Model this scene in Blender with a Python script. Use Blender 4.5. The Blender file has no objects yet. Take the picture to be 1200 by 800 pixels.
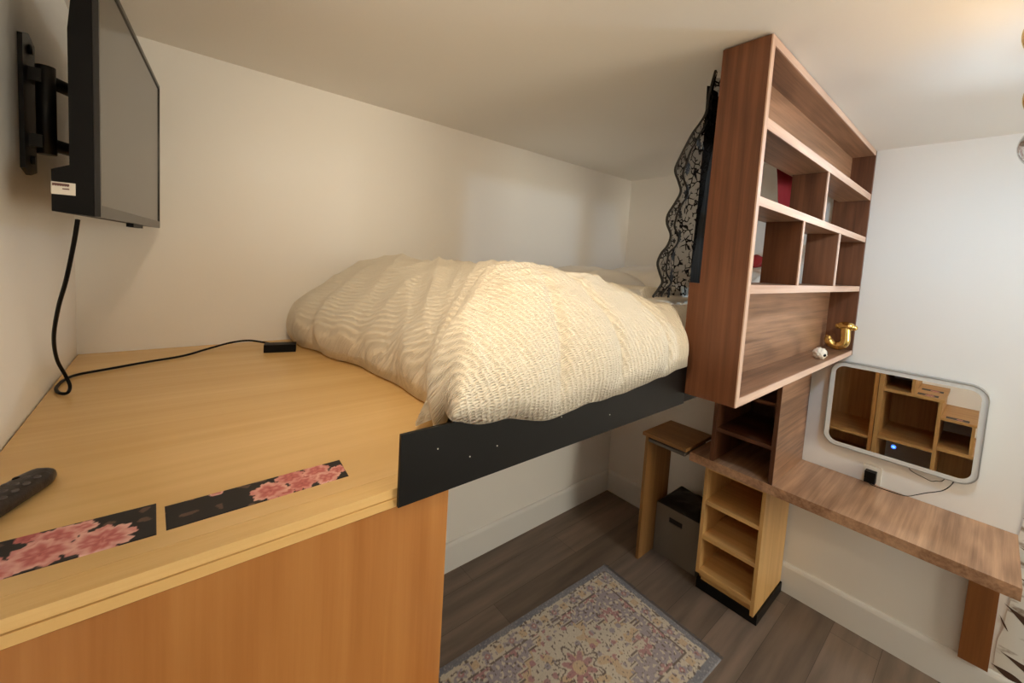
import bpy, bmesh, math, random
from mathutils import Vector, Matrix, noise
random.seed(7)
C = bpy.context.scene.collection
sc = bpy.context.scene
PI = math.pi

# ------------------------------------------------------------------ room numbers (metres)
XL, XR, YB, YF, ZC = -.217, 2.55, 1.76, -2.3, 2.31
ZP = 1.332           # loft deck top
ZD = .742            # desk top


def lin(r, g, b):
    f = lambda c: (c / 255 / 12.92) if c / 255 <= .04045 else ((c / 255 + .055) / 1.055) ** 2.4
    return (f(r), f(g), f(b), 1)


# ------------------------------------------------------------------ materials
def new_mat(name):
    m = bpy.data.materials.new(name)
    m.use_nodes = True
    nt = m.node_tree
    return m, nt, nt.nodes['Principled BSDF']


def flat(name, col, rough=.5, metal=0, bump=0, bscale=200, coat=0, spec=.5):
    m, nt, b = new_mat(name)
    b.inputs['Base Color'].default_value = col
    b.inputs['Roughness'].default_value = rough
    b.inputs['Metallic'].default_value = metal
    b.inputs['Coat Weight'].default_value = coat
    b.inputs['Specular IOR Level'].default_value = spec
    tc = nt.nodes.new('ShaderNodeTexCoord')
    n = nt.nodes.new('ShaderNodeTexNoise')
    n.inputs['Scale'].default_value = bscale
    n.inputs['Detail'].default_value = 4
    nt.links.new(tc.outputs['Object'], n.inputs['Vector'])
    if bump:
        bp = nt.nodes.new('ShaderNodeBump')
        bp.inputs['Strength'].default_value = bump
        bp.inputs['Distance'].default_value = .002
        nt.links.new(n.outputs['Fac'], bp.inputs['Height'])
        nt.links.new(bp.outputs['Normal'], b.inputs['Normal'])
    return m


def wood(name, c1, c2, axis, rough=.45, coat=0., fine=60, wide=4., contrast=.5, bump=.08, spec=.4):
    """Grain running along AXIS."""
    m, nt, b = new_mat(name)
    tc = nt.nodes.new('ShaderNodeTexCoord')
    mp = nt.nodes.new('ShaderNodeMapping')
    s = [fine, fine, fine]
    s['xyz'.index(axis)] = fine * .03
    mp.inputs['Scale'].default_value = s
    nt.links.new(tc.outputs['Object'], mp.inputs['Vector'])
    n1 = nt.nodes.new('ShaderNodeTexNoise')
    n1.inputs['Scale'].default_value = 1
    n1.inputs['Detail'].default_value = 6
    n1.inputs['Roughness'].default_value = .65
    nt.links.new(mp.outputs['Vector'], n1.inputs['Vector'])
    mp2 = nt.nodes.new('ShaderNodeMapping')
    s2 = [wide, wide, wide]
    s2['xyz'.index(axis)] = wide * .18
    mp2.inputs['Scale'].default_value = s2
    nt.links.new(tc.outputs['Object'], mp2.inputs['Vector'])
    n2 = nt.nodes.new('ShaderNodeTexNoise')
    n2.inputs['Scale'].default_value = 1
    n2.inputs['Detail'].default_value = 3
    n2.inputs['Distortion'].default_value = .6
    nt.links.new(mp2.outputs['Vector'], n2.inputs['Vector'])
    # contour rings of the wide noise give the cathedral figure
    mu = nt.nodes.new('ShaderNodeMath'); mu.operation = 'MULTIPLY'; mu.inputs[1].default_value = 26
    nt.links.new(n2.outputs['Fac'], mu.inputs[0])
    si = nt.nodes.new('ShaderNodeMath'); si.operation = 'SINE'
    nt.links.new(mu.outputs[0], si.inputs[0])
    ma = nt.nodes.new('ShaderNodeMath'); ma.operation = 'MULTIPLY_ADD'
    ma.inputs[1].default_value = .16 * contrast
    nt.links.new(si.outputs[0], ma.inputs[0])
    nt.links.new(n1.outputs['Fac'], ma.inputs[2])
    ad = nt.nodes.new('ShaderNodeMath'); ad.operation = 'MULTIPLY_ADD'
    ad.inputs[1].default_value = .5 * contrast
    nt.links.new(n2.outputs['Fac'], ad.inputs[0])
    nt.links.new(ma.outputs[0], ad.inputs[2])
    cr = nt.nodes.new('ShaderNodeValToRGB')
    cr.color_ramp.elements[0].position = .42
    cr.color_ramp.elements[0].color = c1
    cr.color_ramp.elements[1].position = .92
    cr.color_ramp.elements[1].color = c2
    nt.links.new(ad.outputs[0], cr.inputs['Fac'])
    nt.links.new(cr.outputs['Color'], b.inputs['Base Color'])
    b.inputs['Roughness'].default_value = rough
    b.inputs['Coat Weight'].default_value = coat
    b.inputs['Coat Roughness'].default_value = .22
    b.inputs['Specular IOR Level'].default_value = spec
    bp = nt.nodes.new('ShaderNodeBump')
    bp.inputs['Strength'].default_value = bump
    bp.inputs['Distance'].default_value = .001
    nt.links.new(n1.outputs['Fac'], bp.inputs['Height'])
    nt.links.new(bp.outputs['Normal'], b.inputs['Normal'])
    return m


WAL = {a: wood('walnut_' + a, lin(108, 78, 58), lin(176, 134, 105), a, rough=.4, contrast=.5) for a in 'xyz'}
WALSHADE = {a: wood('walnut_shaded_' + a, lin(84, 50, 32), lin(124, 80, 54), a, rough=.42, contrast=.6) for a in 'xyz'}  # walnut with shade put into the colour, for sides and hutch interior
WEDGE = {a: wood('walnut_edge_' + a, lin(186, 152, 134), lin(222, 194, 176), a, rough=.5, contrast=.5) for a in 'xyz'}
MAP = {a: wood('maple_' + a, lin(200, 156, 96), lin(228, 186, 124), a, rough=.36, contrast=.35, fine=45, bump=.03) for a in 'xyz'}
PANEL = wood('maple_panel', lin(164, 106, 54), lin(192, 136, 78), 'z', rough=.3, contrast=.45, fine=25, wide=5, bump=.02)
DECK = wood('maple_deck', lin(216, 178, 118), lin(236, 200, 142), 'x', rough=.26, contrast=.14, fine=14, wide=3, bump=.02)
NOSE = wood('maple_nosing', lin(222, 182, 118), lin(240, 206, 146), 'x', rough=.34, contrast=.3, fine=60, bump=.03)
PLY = {a: wood('plywood_' + a, lin(178, 132, 80), lin(212, 166, 106), a, rough=.45, contrast=.35, fine=50, bump=.04) for a in 'xyz'}
BROWN = wood('brown_board', lin(122, 74, 34), lin(146, 92, 46), 'z', rough=.5, contrast=.3)
DESKM = wood('walnut_desk', lin(140, 103, 76), lin(202, 160, 126), 'x', rough=.3, contrast=.7)
PAINT = flat('wall_paint', lin(234, 232, 229), .75, bump=.12, bscale=160)
CEIL = flat('ceiling_paint', lin(234, 231, 226), .85, bump=.15, bscale=120)
TRIM = flat('trim_paint', lin(226, 226, 226), .45, bump=.03)
BLACK = flat('black_board', lin(15, 15, 16), .42, bump=.06, bscale=300, spec=.25)
PLASTIC = flat('black_plastic', lin(7, 6, 6), .5, bump=.03, spec=.18)
BEZEL = flat('tv_bezel_plastic', lin(30, 27, 25), .3, bump=.02)
STEEL = flat('mount_metal', lin(13, 12, 12), .42, metal=.0, bump=.05)
GREYFAB = flat('grey_fabric', lin(122, 114, 104), .85, bump=.5, bscale=500)
GREYMET = flat('grey_tray', lin(110, 104, 98), .5)
GOLD = flat('gold_foil', (.86, .62, .22, 1), .16, metal=1)
BRASS = flat('brass', (.62, .44, .16, 1), .25, metal=1)
WHITEP = flat('white_plastic', lin(228, 222, 210), .4)
SILVER = flat('silver_frame', lin(176, 178, 176), .3, metal=.6)
FROST = flat('frosted_glass_band', lin(216, 216, 213), .35)
RED = flat('red_cloth', lin(150, 28, 40), .8, bump=.4, bscale=300)
ORN = flat('ornament_ceramic', lin(226, 218, 204), .5, bump=.2, bscale=120)
DARK = flat('dark_hole', lin(16, 14, 13), .8)
PAPER = flat('paper_label', lin(214, 206, 194), .6)
INK = flat('label_ink', lin(96, 62, 58), .7)
CAM = flat('black_liner', lin(17, 16, 17), .55, bump=.4, bscale=60)


def floor_mat():
    m, nt, b = new_mat('vinyl_planks')
    tc = nt.nodes.new('ShaderNodeTexCoord')
    br = nt.nodes.new('ShaderNodeTexBrick')
    br.inputs['Color1'].default_value = lin(130, 115, 104)
    br.inputs['Color2'].default_value = lin(108, 95, 85)
    br.inputs['Mortar'].default_value = lin(76, 66, 58)
    br.inputs['Scale'].default_value = 1
    br.inputs['Brick Width'].default_value = 1.22
    br.inputs['Row Height'].default_value = .18
    br.inputs['Mortar Size'].default_value = .0012
    br.inputs['Mortar Smooth'].default_value = .4
    nt.links.new(tc.outputs['Object'], br.inputs['Vector'])
    mp = nt.nodes.new('ShaderNodeMapping')
    mp.inputs['Scale'].default_value = (1.6, 16, 10)
    nt.links.new(tc.outputs['Object'], mp.inputs['Vector'])
    n = nt.nodes.new('ShaderNodeTexNoise')
    n.inputs['Scale'].default_value = 1
    n.inputs['Detail'].default_value = 6
    nt.links.new(mp.outputs['Vector'], n.inputs['Vector'])
    cr = nt.nodes.new('ShaderNodeValToRGB')
    cr.color_ramp.elements[0].position = .3
    cr.color_ramp.elements[0].color = (.62, .62, .62, 1)
    cr.color_ramp.elements[1].position = .7
    cr.color_ramp.elements[1].color = (1.25, 1.22, 1.2, 1)
    nt.links.new(n.outputs['Fac'], cr.inputs['Fac'])
    mx = nt.nodes.new('ShaderNodeMix'); mx.data_type = 'RGBA'; mx.blend_type = 'MULTIPLY'
    mx.inputs['Factor'].default_value = 1
    nt.links.new(br.outputs['Color'], mx.inputs['A'])
    nt.links.new(cr.outputs['Color'], mx.inputs['B'])
    nt.links.new(mx.outputs['Result'], b.inputs['Base Color'])
    b.inputs['Roughness'].default_value = .5
    bp = nt.nodes.new('ShaderNodeBump'); bp.inputs['Strength'].default_value = .1
    bp.inputs['Distance'].default_value = .002
    nt.links.new(n.outputs['Fac'], bp.inputs['Height'])
    nt.links.new(bp.outputs['Normal'], b.inputs['Normal'])
    return m


def duvet_mat(name, col, strength, vert=True):
    m, nt, b = new_mat(name)
    b.inputs['Base Color'].default_value = col
    b.inputs['Roughness'].default_value = .9
    b.inputs['Specular IOR Level'].default_value = .15
    b.inputs['Sheen Weight'].default_value = .15
    uv = nt.nodes.new('ShaderNodeUVMap')
    w1 = nt.nodes.new('ShaderNodeTexWave')
    w1.bands_direction = 'X'
    w1.inputs['Scale'].default_value = 25
    w1.inputs['Distortion'].default_value = 3.5
    w1.inputs['Detail'].default_value = 2
    w1.inputs['Detail Scale'].default_value = 3
    w2 = nt.nodes.new('ShaderNodeTexWave')
    w2.bands_direction = 'Y'
    w2.inputs['Scale'].default_value = 58
    w2.inputs['Distortion'].default_value = 7
    w2.inputs['Detail'].default_value = 2
    nz = nt.nodes.new('ShaderNodeTexNoise')
    nz.inputs['Scale'].default_value = 38
    nz.inputs['Detail'].default_value = 4
    for t in (w1, w2, nz):
        nt.links.new(uv.outputs['UV'], t.inputs['Vector'])
    mu = nt.nodes.new('ShaderNodeMath'); mu.operation = 'MULTIPLY'
    nt.links.new(w1.outputs['Fac'], mu.inputs[0]); nt.links.new(w2.outputs['Fac'], mu.inputs[1])
    ad = nt.nodes.new('ShaderNodeMath'); ad.operation = 'ADD'
    nt.links.new(mu.outputs[0], ad.inputs[0]); nt.links.new(nz.outputs['Fac'], ad.inputs[1])
    bp = nt.nodes.new('ShaderNodeBump')
    bp.inputs['Strength'].default_value = strength
    bp.inputs['Distance'].default_value = .006
    nt.links.new(ad.outputs[0], bp.inputs['Height'])
    nt.links.new(bp.outputs['Normal'], b.inputs['Normal'])
    return m


def attr_mat(name, rough=.8, bump=0, bscale=400):
    m, nt, b = new_mat(name)
    a = nt.nodes.new('ShaderNodeVertexColor'); a.layer_name = 'Col'
    nt.links.new(a.outputs['Color'], b.inputs['Base Color'])
    b.inputs['Roughness'].default_value = rough
    if bump:
        tc = nt.nodes.new('ShaderNodeTexCoord')
        n = nt.nodes.new('ShaderNodeTexNoise'); n.inputs['Scale'].default_value = bscale
        nt.links.new(tc.outputs['Object'], n.inputs['Vector'])
        bp = nt.nodes.new('ShaderNodeBump'); bp.inputs['Strength'].default_value = bump
        bp.inputs['Distance'].default_value = .003
        nt.links.new(n.outputs['Fac'], bp.inputs['Height'])
        nt.links.new(bp.outputs['Normal'], b.inputs['Normal'])
    return m


def emit(name, col, s):
    m, nt, b = new_mat(name)
    b.inputs['Base Color'].default_value = col
    b.inputs['Emission Color'].default_value = col
    b.inputs['Emission Strength'].default_value = s
    return m


def glass_mat(name='clear_globe_glass', tint=(1, 1, 1, 1), shine=(.75, .75, .75, 1)):
    m = bpy.data.materials.new(name); m.use_nodes = True
    nt = m.node_tree; nt.nodes.clear()
    out = nt.nodes.new('ShaderNodeOutputMaterial')
    mx = nt.nodes.new('ShaderNodeMixShader')
    tr = nt.nodes.new('ShaderNodeBsdfTransparent'); tr.inputs['Color'].default_value = tint
    gl = nt.nodes.new('ShaderNodeBsdfGlossy'); gl.inputs['Roughness'].default_value = .05
    gl.inputs['Color'].default_value = shine
    lw = nt.nodes.new('ShaderNodeLayerWeight'); lw.inputs['Blend'].default_value = .35
    nt.links.new(lw.outputs['Facing'], mx.inputs[0])
    nt.links.new(tr.outputs[0], mx.inputs[1]); nt.links.new(gl.outputs[0], mx.inputs[2])
    nt.links.new(mx.outputs[0], out.inputs['Surface'])
    return m


def net_mat():
    """Black lace net: threads, leafy sprays, open mesh between them."""
    m = bpy.data.materials.new('black_lace_net'); m.use_nodes = True
    nt = m.node_tree; nt.nodes.clear()
    out = nt.nodes.new('ShaderNodeOutputMaterial')
    mx = nt.nodes.new('ShaderNodeMixShader')
    tr = nt.nodes.new('ShaderNodeBsdfTransparent')
    df = nt.nodes.new('ShaderNodeBsdfDiffuse'); df.inputs['Color'].default_value = lin(14, 12, 12)
    uv = nt.nodes.new('ShaderNodeUVMap')
    v = nt.nodes.new('ShaderNodeTexVoronoi'); v.feature = 'DISTANCE_TO_EDGE'
    v.inputs['Scale'].default_value = 55
    nt.links.new(uv.outputs['UV'], v.inputs['Vector'])
    n = nt.nodes.new('ShaderNodeTexNoise'); n.inputs['Scale'].default_value = 42
    n.inputs['Detail'].default_value = 3
    nt.links.new(uv.outputs['UV'], n.inputs['Vector'])
    r1 = nt.nodes.new('ShaderNodeMapRange')
    r1.inputs['From Min'].default_value = .10; r1.inputs['From Max'].default_value = .04
    nt.links.new(v.outputs['Distance'], r1.inputs['Value'])
    r2 = nt.nodes.new('ShaderNodeMapRange')
    r2.inputs['From Min'].default_value = .44; r2.inputs['From Max'].default_value = .54
    nt.links.new(n.outputs['Fac'], r2.inputs['Value'])
    mu = nt.nodes.new('ShaderNodeMath'); mu.operation = 'MULTIPLY'; mu.use_clamp = True
    nt.links.new(r1.outputs[0], mu.inputs[0]); nt.links.new(r2.outputs[0], mu.inputs[1])
    ad = nt.nodes.new('ShaderNodeMath'); ad.operation = 'ADD'; ad.use_clamp = True
    ad.inputs[1].default_value = .50
    nt.links.new(mu.outputs[0], ad.inputs[0])
    nt.links.new(ad.outputs[0], mx.inputs[0])
    nt.links.new(tr.outputs[0], mx.inputs[1]); nt.links.new(df.outputs[0], mx.inputs[2])
    nt.links.new(mx.outputs[0], out.inputs['Surface'])
    return m


# ------------------------------------------------------------------ mesh helpers
def bx(bm, x0, x1, y0, y1, z0, z1):
    vs = [bm.verts.new(p) for p in ((x0, y0, z0), (x1, y0, z0), (x1, y1, z0), (x0, y1, z0),
                                    (x0, y0, z1), (x1, y0, z1), (x1, y1, z1), (x0, y1, z1))]
    for f in ((3, 2, 1, 0), (4, 5, 6, 7), (0, 1, 5, 4), (1, 2, 6, 5), (2, 3, 7, 6), (3, 0, 4, 7)):
        bm.faces.new([vs[i] for i in f])
    return vs


def prism(bm, pts, axis, a, b):
    """Extrude a 2-D outline PTS along AXIS from A to B."""
    def p3(p, q):
        return {'x': (q, p[0], p[1]), 'y': (p[0], q, p[1]), 'z': (p[0], p[1], q)}[axis]
    va = [bm.verts.new(p3(p, a)) for p in pts]
    vb = [bm.verts.new(p3(p, b)) for p in pts]
    n = len(pts)
    bm.faces.new(va); bm.faces.new(vb[::-1])
    for i in range(n):
        bm.faces.new((va[i], vb[i], vb[(i + 1) % n], va[(i + 1) % n]))


def smooth_path(pts, k=8):
    P = [Vector(p) for p in pts]
    out = []
    for i in range(len(P) - 1):
        p0 = P[max(i - 1, 0)]; p1 = P[i]; p2 = P[i + 1]; p3 = P[min(i + 2, len(P) - 1)]
        for j in range(k):
            t = j / k
            out.append(.5 * ((2 * p1) + (p2 - p0) * t + (2 * p0 - 5 * p1 + 4 * p2 - p3) * t * t + (3 * p1 - p0 - 3 * p2 + p3) * t ** 3))
    out.append(P[-1])
    return out


def tube(bm, pts, r, n=8, smooth=True, k=8):
    path = smooth_path(pts, k) if smooth else [Vector(p) for p in pts]
    rings = []
    up = None
    for i, p in enumerate(path):
        d = (path[min(i + 1, len(path) - 1)] - path[max(i - 1, 0)]).normalized()
        if up is None:
            up = d.orthogonal().normalized()
        up = (up - d * up.dot(d)).normalized()
        sd = d.cross(up)
        rr = r(i / (len(path) - 1)) if callable(r) else r
        rings.append([bm.verts.new(p + (up * math.cos(2 * PI * j / n) + sd * math.sin(2 * PI * j / n)) * rr) for j in range(n)])
    for a, b in zip(rings, rings[1:]):
        for j in range(n):
            f = bm.faces.new((a[j], a[(j + 1) % n], b[(j + 1) % n], b[j])); f.smooth = True
    bm.faces.new(rings[0][::-1]); bm.faces.new(rings[-1])


def ball(bm, c, r, seg=20, ring=12, sc3=(1, 1, 1)):
    mt = Matrix.Translation(c) @ Matrix.Diagonal((sc3[0], sc3[1], sc3[2], 1))
    g = bmesh.ops.create_uvsphere(bm, u_segments=seg, v_segments=ring, radius=r, matrix=mt)
    for v in g['verts']:
        for f in v.link_faces:
            f.smooth = True


def cyl(bm, c0, c1, r0, r1=None, n=20):
    tube(bm, [c0, c1], (lambda t: r0 + ((r1 if r1 is not None else r0) - r0) * t), n=n, smooth=False)


def bevel(bm, w, seg=2, ang=.6):
    e = [e for e in bm.edges if len(e.link_faces) == 2 and e.calc_face_angle(0) > ang]
    bmesh.ops.bevel(bm, geom=e, offset=w, segments=seg, profile=.5, affect='EDGES')


def obj(name, bm, mat, parent=None, loc=None):
    """Link BM (world coordinates) as one mesh object."""
    bmesh.ops.recalc_face_normals(bm, faces=bm.faces)
    me = bpy.data.meshes.new(name)
    off = Vector(parent['at']) if parent is not None else (Vector(loc) if loc else Vector((0, 0, 0)))
    bmesh.ops.translate(bm, verts=bm.verts, vec=-off)
    bm.to_mesh(me); bm.free()
    for m in (mat if isinstance(mat, (list, tuple)) else [mat]):
        me.materials.append(m)
    o = bpy.data.objects.new(name, me)
    C.objects.link(o)
    if parent is not None:
        o.parent = parent
        if parent.type == 'MESH':
            pass
        o['at'] = list(off)
    else:
        o.location = off
        o['at'] = list(off)
    return o


def board(name, x0, x1, y0, y1, z0, z1, mat, parent=None, b=.0012):
    bm = bmesh.new(); bx(bm, x0, x1, y0, y1, z0, z1)
    if b:
        bevel(bm, b, 1)
    return obj(name, bm, mat, parent)


def thing(name, label, cat, loc, group=None):
    o = bpy.data.objects.new(name, None)
    C.objects.link(o)
    o.location = loc; o['at'] = list(loc)
    o.empty_display_size = .05
    return tag(o, label, cat, group)


def tag(o, label, cat, group=None):
    o['label'] = label; o['category'] = cat
    if group:
        o['group'] = group
    return o


def struct(name, x0, x1, y0, y1, z0, z1, mat, b=0):
    o = board(name, x0, x1, y0, y1, z0, z1, mat, None, b)
    o['kind'] = 'structure'
    return o


def subpart(name, bm, mat, part, label=None):
    """A sub-part: a child of PART, whose own parent is a thing."""
    o = obj(name, bm, mat, part)
    if label:
        o['label'] = label
    return o


# sub-parts share their part's origin (parts sit at the thing's origin, so no offset is added twice)

# ------------------------------------------------------------------ setting
struct('floor', XL - .1, XR + .1, YF - .1, YB + .1, -.1, 0, floor_mat())
struct('ceiling', XL - .1, XR + .1, YF - .1, YB + .1, ZC, ZC + .1, CEIL)
struct('wall_left', XL - .1, XL, YF - .1, YB + .1, 0, ZC, PAINT)
struct('wall_right', XR, XR + .1, YF - .1, YB + .1, 0, ZC, PAINT)
struct('wall_back', XL, XR, YB, YB + .1, 0, ZC, PAINT)
struct('wall_front', XL, XR, YF - .1, YF, 0, ZC, PAINT)


def baseboard(name, axis):
    bm = bmesh.new()
    pr = [(0, 0), (.016, 0), (.016, .140), (.013, .150), (.008, .158), (0, .160)]
    if axis == 'y':
        prism(bm, [(YB - p[0], p[1]) for p in pr], 'x', .37, XR)
    else:
        prism(bm, [(XR - p[0], p[1]) for p in pr], 'y', YF, YB)
    o = obj(name, bm, TRIM); o['kind'] = 'structure'


def prism_fix():
    pass


baseboard('baseboard_back', 'y')
baseboard('baseboard_right', 'x')

# ------------------------------------------------------------------ storage cabinet below the deck
t = thing('storage_cabinet', 'tall maple cabinet with plain orange-toned end panel under the loft deck', 'cabinet', (.07, .9, 0))
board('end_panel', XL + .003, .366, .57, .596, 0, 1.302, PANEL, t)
board('back_panel', XL + .003, XL + .012, .597, YB - .004, .002, 1.302, PLY['z'], t)
board('side_panel', XL + .013, .366, 1.72, YB - .005, 0, 1.302, PLY['z'], t)
board('divider', XL + .013, .362, 1.14, 1.16, .352, 1.302, PLY['z'], t)
board('shelf', XL + .013, .362, .597, 1.719, .330, .351, PLY['y'], t)
board('bottom_panel', XL + .013, .362, .597, 1.719, .06, .08, PLY['y'], t)
board('toe_kick', .30, .315, .597, 1.719, 0, .059, PLY['y'], t)

# ------------------------------------------------------------------ storage stairs (seen in the mirror)
t = thing('storage_staircase', 'plywood storage stairs of open cubbies, reflected in the rounded wall mirror', 'stairs', (.07, .25, 0))
xa, xb = XL + .003, .364
board('end_panel', xa, xb, .536, .566, 0, .945, PLY['z'], t)
board('cubby_side', xa, xb, .350, .368, .802, .925, PLY['z'], t)
board('tread', xa, xb, .345, .535, .926, .945, PLY['y'], t)
board('tread', xa, xb + .004, .175, .535, .776, .801, PLY['y'], t)
board('cubby_side', xa, xb, .185, .207, 0, .775, PLY['z'], t)
board('shelf', xa, xb, .208, .535, .362, .386, PLY['y'], t)
board('tread', xa, xb, -.005, .184, .640, .660, PLY['y'], t)
board('cubby_side', xa, xb, 0, .018, .425, .639, PLY['z'], t)
board('tread', xa, xb + .004, -.30, .184, .396, .424, PLY['y'], t)
board('cubby_side', xa, xb, -.30, -.28, 0, .395, PLY['z'], t)
board('back_panel', xa, xa + .01, .208, .535, .387, .775, PLY['z'], t)
board('back_panel', xa, xa + .01, -.279, .184, .002, .395, PLY['z'], t)
for (y0, y1, z) in ((.19, .28, .801), (.225, .34, .801), (.03, .15, .660), (-.2, -.02, .424)):
    pass
SM = attr_mat('floral_print', .55)


def petal_flower(u, v, cu, cv, R, ang, n=7):
    """0 outside, else shade 0..1 of a peony head at (CU, CV)."""
    du, dv = u - cu, v - cv
    r = math.hypot(du, dv)
    th = math.atan2(dv, du) + ang
    edge = R * (.78 + .22 * abs(math.cos(n * th / 2)) + .05 * math.sin(17 * th))
    if r > edge:
        return 0
    q = r / edge
    ring = .5 + .5 * math.sin(q * 10 + 1.6 * math.cos(n * th / 2 + q * 3))
    return .18 + .5 * q + .32 * ring


def floral_color(u, v, flowers):
    base = lin(27, 23, 25)
    dk, md, lt = lin(142, 50, 56), lin(198, 112, 110), lin(232, 182, 172)
    for (cu, cv, R, ang, n, sh) in flowers:
        s = petal_flower(u, v, cu, cv, R, ang, n)
        if s > 0:
            s = min(1, s * sh)
            s = max(0, min(1, s + .12 * noise.noise(Vector((u * 240, v * 240, 3)))))
            return tuple((dk[i] + (md[i] - dk[i]) * s * 2) if s < .5 else (md[i] + (lt[i] - md[i]) * (s - .5) * 2) for i in range(3)) + (1,)
    k = noise.noise(Vector((u * 60, v * 60, 1)))
    if k > .42:
        return lin(96, 74, 62)
    return base


def floral_strip(quad, z, flowers, label, step=.0016, thick=.0008):
    """QUAD: near-left, near-right, far-right, far-left plan corners."""
    A, B, Cc, D = [Vector((q[0], q[1])) for q in quad]
    L = (B - A).length; W = (D - A).length
    nu, nv = int(L / step), int(W / step)
    bm = bmesh.new()
    lay = bm.verts.layers.float_color.new('Col')
    grid = []
    for j in range(nv + 1):
        row = []
        for i in range(nu + 1):
            s, q = i / nu, j / nv
            p = (A * (1 - s) + B * s) * (1 - q) + (D * (1 - s) + Cc * s) * q
            ed = i in (0, nu) or j in (0, nv)
            v = bm.verts.new((p.x, p.y, z + (0.0001 if ed else thick)))
            v[lay] = floral_color(s * L, q * W, flowers)
            row.append(v)
        grid.append(row)
    for j in range(nv):
        for i in range(nu):
            bm.faces.new((grid[j][i], grid[j][i + 1], grid[j + 1][i + 1], grid[j + 1][i]))
    o = obj('tread_strip', bm, SM)
    tag(o, label, 'grip strip', 'floral grip strips')
    return o


floral_strip([(-.20, .640), (-.013, .638), (-.015, .718), (-.21, .722)], ZP,
             [(.088, .030, .030, .3, 7, 1.0), (.048, .016, .030, 1.1, 8, .9), (.138, .024, .032, 2.0, 9, 1.05),
              (.098, .058, .024, .8, 6, .95), (.012, .012, .030, 1.4, 7, .75), (.118, .066, .016, .2, 5, 1.1), (.076, .075, .012, .2, 5, .55)],
             'black floral strip with large pale pink peonies at the left wall end of deck')
floral_strip([(-.004, .641), (.222, .645), (.226, .706), (-.006, .703)], ZP,
             [(.118, .024, .026, .4, 6, 1.0), (.160, .018, .020, 1.2, 7, .82), (.196, .016, .020, .1, 6, 1.05), (.148, .048, .021, 2.4, 7, .86),
              (.186, .046, .021, .9, 6, .95), (.172, .032, .018, .2, 5, .7), (.216, .030, .014, 2, 6, .95), (.056, .062, .010, 1, 5, 1.1), (.136, .010, .014, 1, 5, .8)],
             'black grip strip with deep pink blossoms at one end, the one nearer the black rail')
floral_strip([(.10, .20), (.10, .33), (.02, .33), (.02, .20)], .801, [(.05, .03, .03, .3, 7, .9)],
             'dark floral strip at the back of the mirrored stair tread', step=.004)
floral_strip([(.33, .215), (.33, .335), (.25, .335), (.25, .215)], .801, [(.05, .03, .03, .3, 7, .9)],
             'longer dark floral strip on the front edge of the mirrored stair tread', step=.004)
floral_strip([(.34, .035), (.34, .16), (.27, .16), (.27, .035)], .660, [(.05, .03, .02, .3, 7, .9)],
             'dark floral grip strip on the small cubby step, reflected in the mirror', step=.004)

# ------------------------------------------------------------------ loft deck with black rail
t = thing('loft_platform', 'loft bed deck of pale varnished plywood with a black rail board along its edge', 'loft bed', (1.1, 1.1, 1.303))
board('deck_board', XL + .003, XR - .003, .608, YB - .003, 1.303, ZP, DECK, t, .0008)
board('nosing_board', XL + .003, .290, .571, .6075, 1.3175, ZP, NOSE, t, .0012)
board('edge_band', XL + .003, .290, .569, .6075, 1.303, 1.3165, NOSE, t, .0008)
rail = board('rail_board', .270, 1.163, .5605, .5665, 1.305, 1.421, BLACK, t, .0008)
board('rail_backing', .272, XR - .003, .567, .607, 1.305, 1.331, DARK, t, .0)
bm = bmesh.new()
for (x, z) in ((.335, 1.383), (.40, 1.352), (.46, 1.356), (.63, 1.375), (.80, 1.345)):
    cyl(bm, (x, .5604, z), (x, .5597, z), .0013, n=8)
subpart('screw_hole', bm, WHITEP, rail, 'small pale screw marks')['kind'] = 'stuff'


# ------------------------------------------------------------------ mattress, duvet, pillows
def interp(tab, x):
    if x <= tab[0][0]:
        return tab[0][1]
    for (a, va), (b, vb) in zip(tab, tab[1:]):
        if x <= b:
            k = (x - a) / (b - a)
            k = k * k * (3 - 2 * k)
            return va + (vb - va) * k
    return tab[-1][1]


bm = bmesh.new()
bx(bm, .72, XR - .02, .70, 1.68, ZP + .0005, 1.50)
bevel(bm, .03, 4)
for f in bm.faces:
    f.smooth = True
mt = obj('mattress', bm, flat('mattress_cloth', lin(226, 220, 210), .9, bump=.3, bscale=300), None, (1.6, 1.2, ZP))
tag(mt, 'white mattress lying on the loft deck under the quilt and pillows', 'mattress')


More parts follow.
